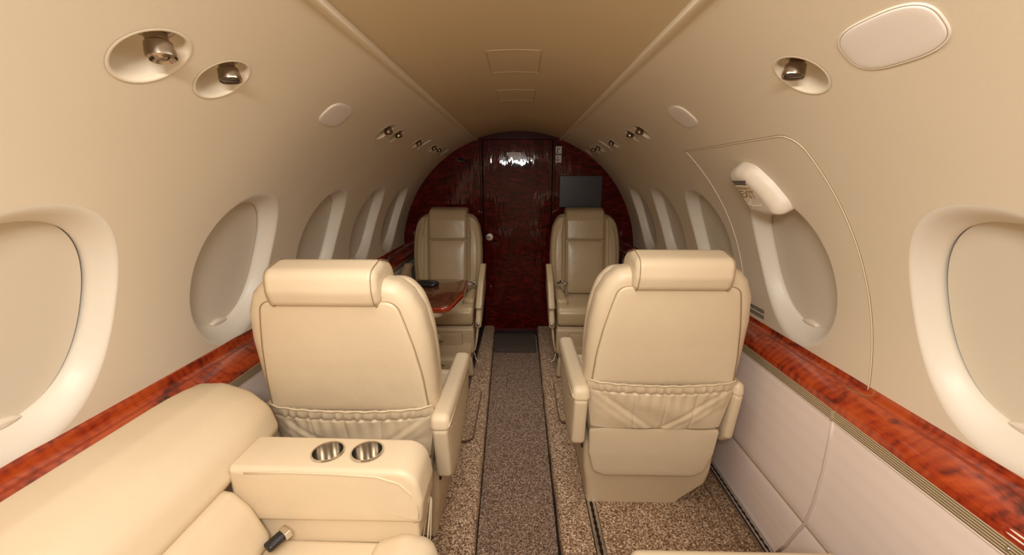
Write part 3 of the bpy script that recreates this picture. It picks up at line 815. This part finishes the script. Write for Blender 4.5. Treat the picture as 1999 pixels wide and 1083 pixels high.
        V, F = puff(po, pwid, .018 if arm == 'up' else .01, .002, seg=5, inner=3); mk('arm_pad', V, F, leath, am, tf=lambda u, v, w: G(xo + w, u, v))
        if arm != 'up' and s < 0:
            V, F = place(lathe([(.011, 0), (.011, .004), (.007, .006), (0, .005)], 20), frame_m((xo, -.343, .358), (0, -1, 0), (0, 0, 1))); mk('pivot_bolt', V, F, 'steel', am, tf=G)
            V, F = tube([G(xo + .004, -.325, .335), G(xo + .012, -.345, .25), G(xo + .022, -.35, .19), G(xo + .030, -.35, .175)], [.008, .007, .006, .005], 8); mk('support_strut', V, F, leath, am)
            V, F = tube([G(xo + .030, -.345, .175), G(xo + .018, -.36, .13), G(xo + .008, -.37, .115), G(xo - .002, -.375, .118)], .003, 8); mk('release_lever', V, F, 'chrome', am)
    if arm == 'up':    # slim metal hinge bar seen between arm and back, on the aisle side
        V, F = box(-.256, -.250, .225, .250, .33, .50); mk('arm_hinge', V, F, 'black', t, tf=G, smooth=False)
    return t
make_seat(.500, 1.56, -1, 1, 'cream leather seat seen from behind on the right, with gathered rear pocket', 'cream leather cabin seats', 'leather', 'shell')
make_seat(-.490, 1.385, -1, -1, 'cream leather seat seen from behind on the left, against the divan armrest', 'cream leather cabin seats', 'leather', 'shell')
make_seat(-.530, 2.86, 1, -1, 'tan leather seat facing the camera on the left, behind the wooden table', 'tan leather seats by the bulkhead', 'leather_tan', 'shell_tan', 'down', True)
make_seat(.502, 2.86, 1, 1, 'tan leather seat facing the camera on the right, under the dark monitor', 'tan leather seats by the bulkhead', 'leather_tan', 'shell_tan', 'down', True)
make_seat(.512, .400, -1, 1, 'nearest cream leather seat, only its cushion front showing at the bottom right', 'cream leather cabin seats', 'leather', 'shell', ext=.078)

# seat belts on the far seats
for x, y, a, lb in ((-.345, 2.86, -1, 'folded belt with metal buckle on the far left seat cushion'), (.335, 2.88, 1, 'folded belt with metal buckle on the far right seat cushion')):
    t = thing('seat_belt', (x, y, .532), lb, 'seat belt')
    V, F = puff(rpoly([(-.030, -.016), (.030, -.016), (.030, .016), (-.030, .016)], .006, 3, .02), .014, .005, .001); 
    mx = Matrix.Translation((.0, 0, .024)) @ Matrix.Rotation(R(24 * a), 4, 'Z') @ Matrix.Rotation(R(22), 4, 'Y')
    V, F = place((V, F), mx); mk('buckle', V, F, 'chrome', t)
    V, F = grid(16, 1, lambda u, v: (a * -.03 + a * .06 * u - a * .02, -.02 + .045 * v + .02 * math.sin(u * 5), .006 + .018 * abs(math.sin(u * 4.2))))
    s = mk('webbing', V, F, 'piping', t, recalc=False); sm = s.modifiers.new('thick', 'SOLIDIFY'); sm.thickness = .002
    if a > 0:
        V, F = tube([(-.05, 0, .012), (-.03, 0, .022), (.0, .004, .030)], .006, 8); mk('buckle_tab', V, F, 'black', t)

# ---------------------------------------------------------------- table between the left seats
t = thing('folding_table', (-.58, 2.08, .70), 'glossy dark wood table folded out between the left seats', 'table')
o = rpoly([(-.29, -.270), (.268, -.270), (.302, -.02), (.285, .275), (-.29, .275)], [.005, .045, .06, .03, .005], 8, .03)
V, F = puff(o, .006, .002, 0, seg=2, inner=2); mk('tabletop', V, F, 'table', t, tf=lambda u, v, w: (u * .985, v * .985, w + .0))
V, F = puff(o, .028, .010, 0, seg=4, inner=2); mk('table_edge', V, F, 'table_edge', t, tf=lambda u, v, w: (u, v, w - .0155), angle=60)
o2 = rpoly([(-.29, -.262), (.225, -.262), (.262, -.02), (.245, .25), (-.29, .25)], [.005, .05, .06, .03, .005], 6, .03)
V, F = puff(o2, .030, .010, 0, seg=3, inner=2); mk('table_underside', V, F, 'shell_tan', t, tf=lambda u, v, w: (u, v, w - .044))
V, F = box(-.292, -.262, -.2, .2, -.06, -.002); mk('wall_hinge', V, F, 'chrome', t, smooth=False)
V, F = box(.0, .0022, -.262, .27, .0028, .0034); mk('fold_line', V, F, 'burl_dark', t, smooth=False)
# dark case lying on the table
t = thing('dark_case', (-.50, 2.20, .7035), 'small black folded object lying on the wooden table', 'case')
V, F = puff(rpoly([(-.055, -.035), (.05, -.055), (.07, .0), (.05, .03), (-.05, .045)], .02, 4, .02), .022, .009, .003); mk('case_body', V, F, 'black', t, tf=lambda u, v, w: (u, v, w + .011))
V, F = tube([(-.05, .0, .020), (.0, -.01, .026), (.06, -.02, .020)], .004, 8); mk('case_strap', V, F, 'black', t)
# chrome slide bars let into the left ledge
for x, y0, y1, z, lb in ((-.930, 2.88, 3.12, .7215, 'furthest chrome slide bar on the left ledge, closest to the bulkhead'), (-.905, 2.62, 2.90, .7235, 'middle chrome slide bar on the left ledge, nearer the table'),
                         (-.885, 2.58, 2.78, .7085, 'lowest chrome slide bar on the nose of the left ledge by the table')):
    V, F = tube([(x, y0, z), (x, y0 + .004, z + .003), (x, y1 - .004, z + .003), (x, y1, z)], .0032, 8); tag(mk('slide_bar', V, F, 'chrome'), lb, 'slide bar')
# side console between the left ledge and the far seat
V, F = puff(rpoly([(1.92, .05), (2.95, .05), (2.95, .60), (1.92, .60)], .03, 5, .1), .035, .014, .002)
tag(mk('side_console', V, F, 'shell_tan', tf=lambda u, v, w: (-.852 + w * .6, u, v)), 'tan padded side console on the left wall beside the table', 'console')

# ---------------------------------------------------------------- divan at the lower left
dv = thing('divan', (-.5, .2, .02), 'cream leather side-facing divan with cup holders in its armrest, lower left', 'sofa')
D = lambda x, y, z: (x + .5, y - .2, z - .02)
Y0, Y1 = -.95, 1.055
bo = rpoly([(-.862, .56), (-.655, .585), (-.632, .615), (-.650, .680), (-.700, .728), (-.770, .752), (-.862, .750)], [.01, .02, .03, .08, .08, .06, .01], 6, .02)
V, F = puff(bo, Y1 - Y0, .055, .004, seg=7, inner=4)
def bolst(u, v, w):
    y = w + (Y0 + Y1) / 2; k = max(0, (y - .86) / .2)
    return D(u - .045 * k ** 2 * min(1, max(0, (u + .862) / .09)), y, v - .030 * k ** 2)
Vn, Fn = [], []
# resample the bolster along its length so it can taper
n_o = len(bo); nr = onormals(bo); L = 40; rb = .055; cc = sum(bo, Vector((0, 0))) / n_o
stations = [(Y0, rb * .0)] + [(Y0 + (Y1 - rb - Y0) * k / L, 0) for k in range(1, L + 1)] + [(Y1 - rb + rb * math.sin(PI / 2 * k / 8), rb * (1 - math.cos(PI / 2 * k / 8))) for k in range(1, 9)]
for y, ins in stations:
    for p, q in zip(bo, nr):
        pp = p - q * ins * .9; Vn.append((pp.x, pp.y, y - (Y0 + Y1) / 2))
for k in range(len(stations) - 1):
    for i in range(n_o): j = (i + 1) % n_o; Fn.append((k * n_o + i, k * n_o + j, (k + 1) * n_o + j, (k + 1) * n_o + i))
Fn.append(tuple(range(n_o))); Fn.append(tuple((len(stations) - 1) * n_o + i for i in range(n_o)))
mk('back_bolster', Vn, Fn, 'leather', dv, tf=bolst)
co = rpoly([(-.80, .44), (-.570, .445), (-.548, .475), (-.585, .560), (-.622, .600), (-.660, .608), (-.80, .60)], [.01, .02, .03, .1, .03, .02, .01], 6, .02)
V, F = puff(co, 1.70, .030, .006, seg=5, inner=4); mk('back_cushion', V, F, 'leather', dv, tf=lambda u, v, w: D(u, w - .068, v))
so = rpoly([(-.60, .36), (-.25, .36), (-.25, .45), (-.60, .455)], [.01, .03, .02, .01], 5, .03)
V, F = puff(so, 1.73, .018, .004, seg=4, inner=3); mk('seat_cushion', V, F, 'leather', dv, tf=lambda u, v, w: D(u, w - .07, v + .004 * math.sin(w * 6)))
fo = rpoly([(-.325, .30), (-.175, .30), (-.160, .40), (-.175, .462), (-.245, .482), (-.320, .455)], [.02, .03, .05, .05, .06, .03], 6, .015)
V, F = puff(fo, 1.78, .055, .003, seg=7, inner=3); mk('seat_front_roll', V, F, 'leather', dv, tf=lambda u, v, w: D(u, w - .075, v))
# armrest with real cup wells
ao = rpoly([(-.640, .505), (-.206, .505), (-.200, .560), (-.215, .645), (-.640, .650)], [.01, .008, .04, .085, .01], 10, .02)
V, F = puff(ao, .125, .014, 0, seg=5, inner=3)
arm = mk('armrest', V, F, 'leather', dv, tf=lambda u, v, w: D(u, w + .8425, v))
CUPS = ((-.436, .842), (-.343, .845))
for cx, cy in CUPS:
    V, F = place(lathe([(.0350, -.10), (.0350, .05)], 40), Matrix.Translation(D(cx, cy, .645)))
    cut = mk('cutter', V, F, 'rubber'); cut.parent = dv; bpy.context.view_layer.update()
    md = arm.modifiers.new('b', 'BOOLEAN'); md.object = cut; md.operation = 'DIFFERENCE'; md.solver = 'EXACT'
    bpy.context.view_layer.update()
    me = bpy.data.meshes.new_from_object(arm.evaluated_get(bpy.context.evaluated_depsgraph_get()))
    arm.modifiers.clear(); arm.data = me; bpy.data.objects.remove(cut)
arm.data.set_sharp_from_angle(angle=R(40))
for i, (cx, cy) in enumerate(CUPS):
    V, F = place(lathe([(.0385, .0035), (.0375, .006), (.0345, .0055), (.0335, .001), (.0325, -.070), (.030, -.075), (0, -.076)], 48, False), Matrix.Translation(D(cx, cy, .646)))
    c = mk('cup_holder', V, F, 'chrome', dv, recalc=False, angle=40); c['label'] = 'polished steel cup holder well'
wo = [(-.62, .515), (-.245, .515)]
V, F = tube([D(x, .7795, z) for x, z in [(-.60, .637), (-.50, .640), (-.40, .638), (-.30, .632), (-.250, .615), (-.222, .585), (-.212, .55), (-.212, .522), (-.222, .512)]], .0022, 8); mk('armrest_piping', V, F, 'leather', dv)
V, F = puff(rpoly([(-.60, .435), (-.215, .435), (-.215, .507), (-.60, .507)], .014, 4, .03), .10, .008, 0); mk('armrest_skirt', V, F, 'leather', dv, tf=lambda u, v, w: D(u, w + .842, v))
V, F = puff(rpoly([(-.95, .03), (.90, .03), (.90, .44), (-.95, .44)], .02, 4, .1), .05, .01, 0, seg=3, inner=2); mk('divan_base', V, F, 'shell', dv, tf=lambda u, v, w: D(-.265 + w, u, v))
for z0, z1, y0, y1 in ((.50, .30, .90, .84), (.47, .10, .905, .80), (.46, .06, .91, .90)):
    V, F = tube([D(-.212, y0, z0), D(-.238, y1, z1)], .0022, 6); mk('side_strap', V, F, 'leather', dv)
# buckle lying on the divan
t = thing('lap_belt_buckle', (-.527, .748, .474), 'black and steel lap belt buckle lying in the divan corner', 'buckle')
mx = Matrix.Rotation(R(58), 4, 'Z') @ Matrix.Rotation(R(-10), 4, 'Y')
V, F = place(puff(rpoly([(-.030, -.017), (.030, -.017), (.030, .017), (-.030, .017)], .008, 4, .02), .020, .007, .002), Matrix.Translation((0, 0, .014)) @ mx @ Matrix.Scale(.78, 4)); mk('buckle_body', V, F, 'black', t)
V, F = place(puff(rpoly([(.018, -.018), (.038, -.018), (.038, .018), (.018, .018)], .003, 3, .02), .024, .003), Matrix.Translation((0, 0, .014)) @ mx @ Matrix.Scale(.78, 4)); mk('buckle_plate', V, F, 'chrome', t)

# flush red bezel with lamp reflections modelled as twin bars on the near right ledge
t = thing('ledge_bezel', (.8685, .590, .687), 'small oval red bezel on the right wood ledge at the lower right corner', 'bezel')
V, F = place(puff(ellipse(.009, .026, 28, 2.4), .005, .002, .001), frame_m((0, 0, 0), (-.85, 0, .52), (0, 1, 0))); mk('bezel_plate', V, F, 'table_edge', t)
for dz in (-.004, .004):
    V, F = place(puff(ellipse(.0016, .016, 16, 2.4), .003, .001), frame_m((-.0022 + dz * .5, 0, .0015 + dz * .85), (-.85, 0, .52), (0, 1, 0))); mk('glint_bar', V, F, 'plastic', t)
V, F = place(lathe([(.0035, 0), (.0035, .002), (0, .003)], 16), frame_m((.8655, .597, .659), (-1, 0, 0), (0, 1, 0))); tag(mk('screw', V, F, 'chrome'), 'tiny bright screw in the ribbed metal strip at the lower right', 'screw')
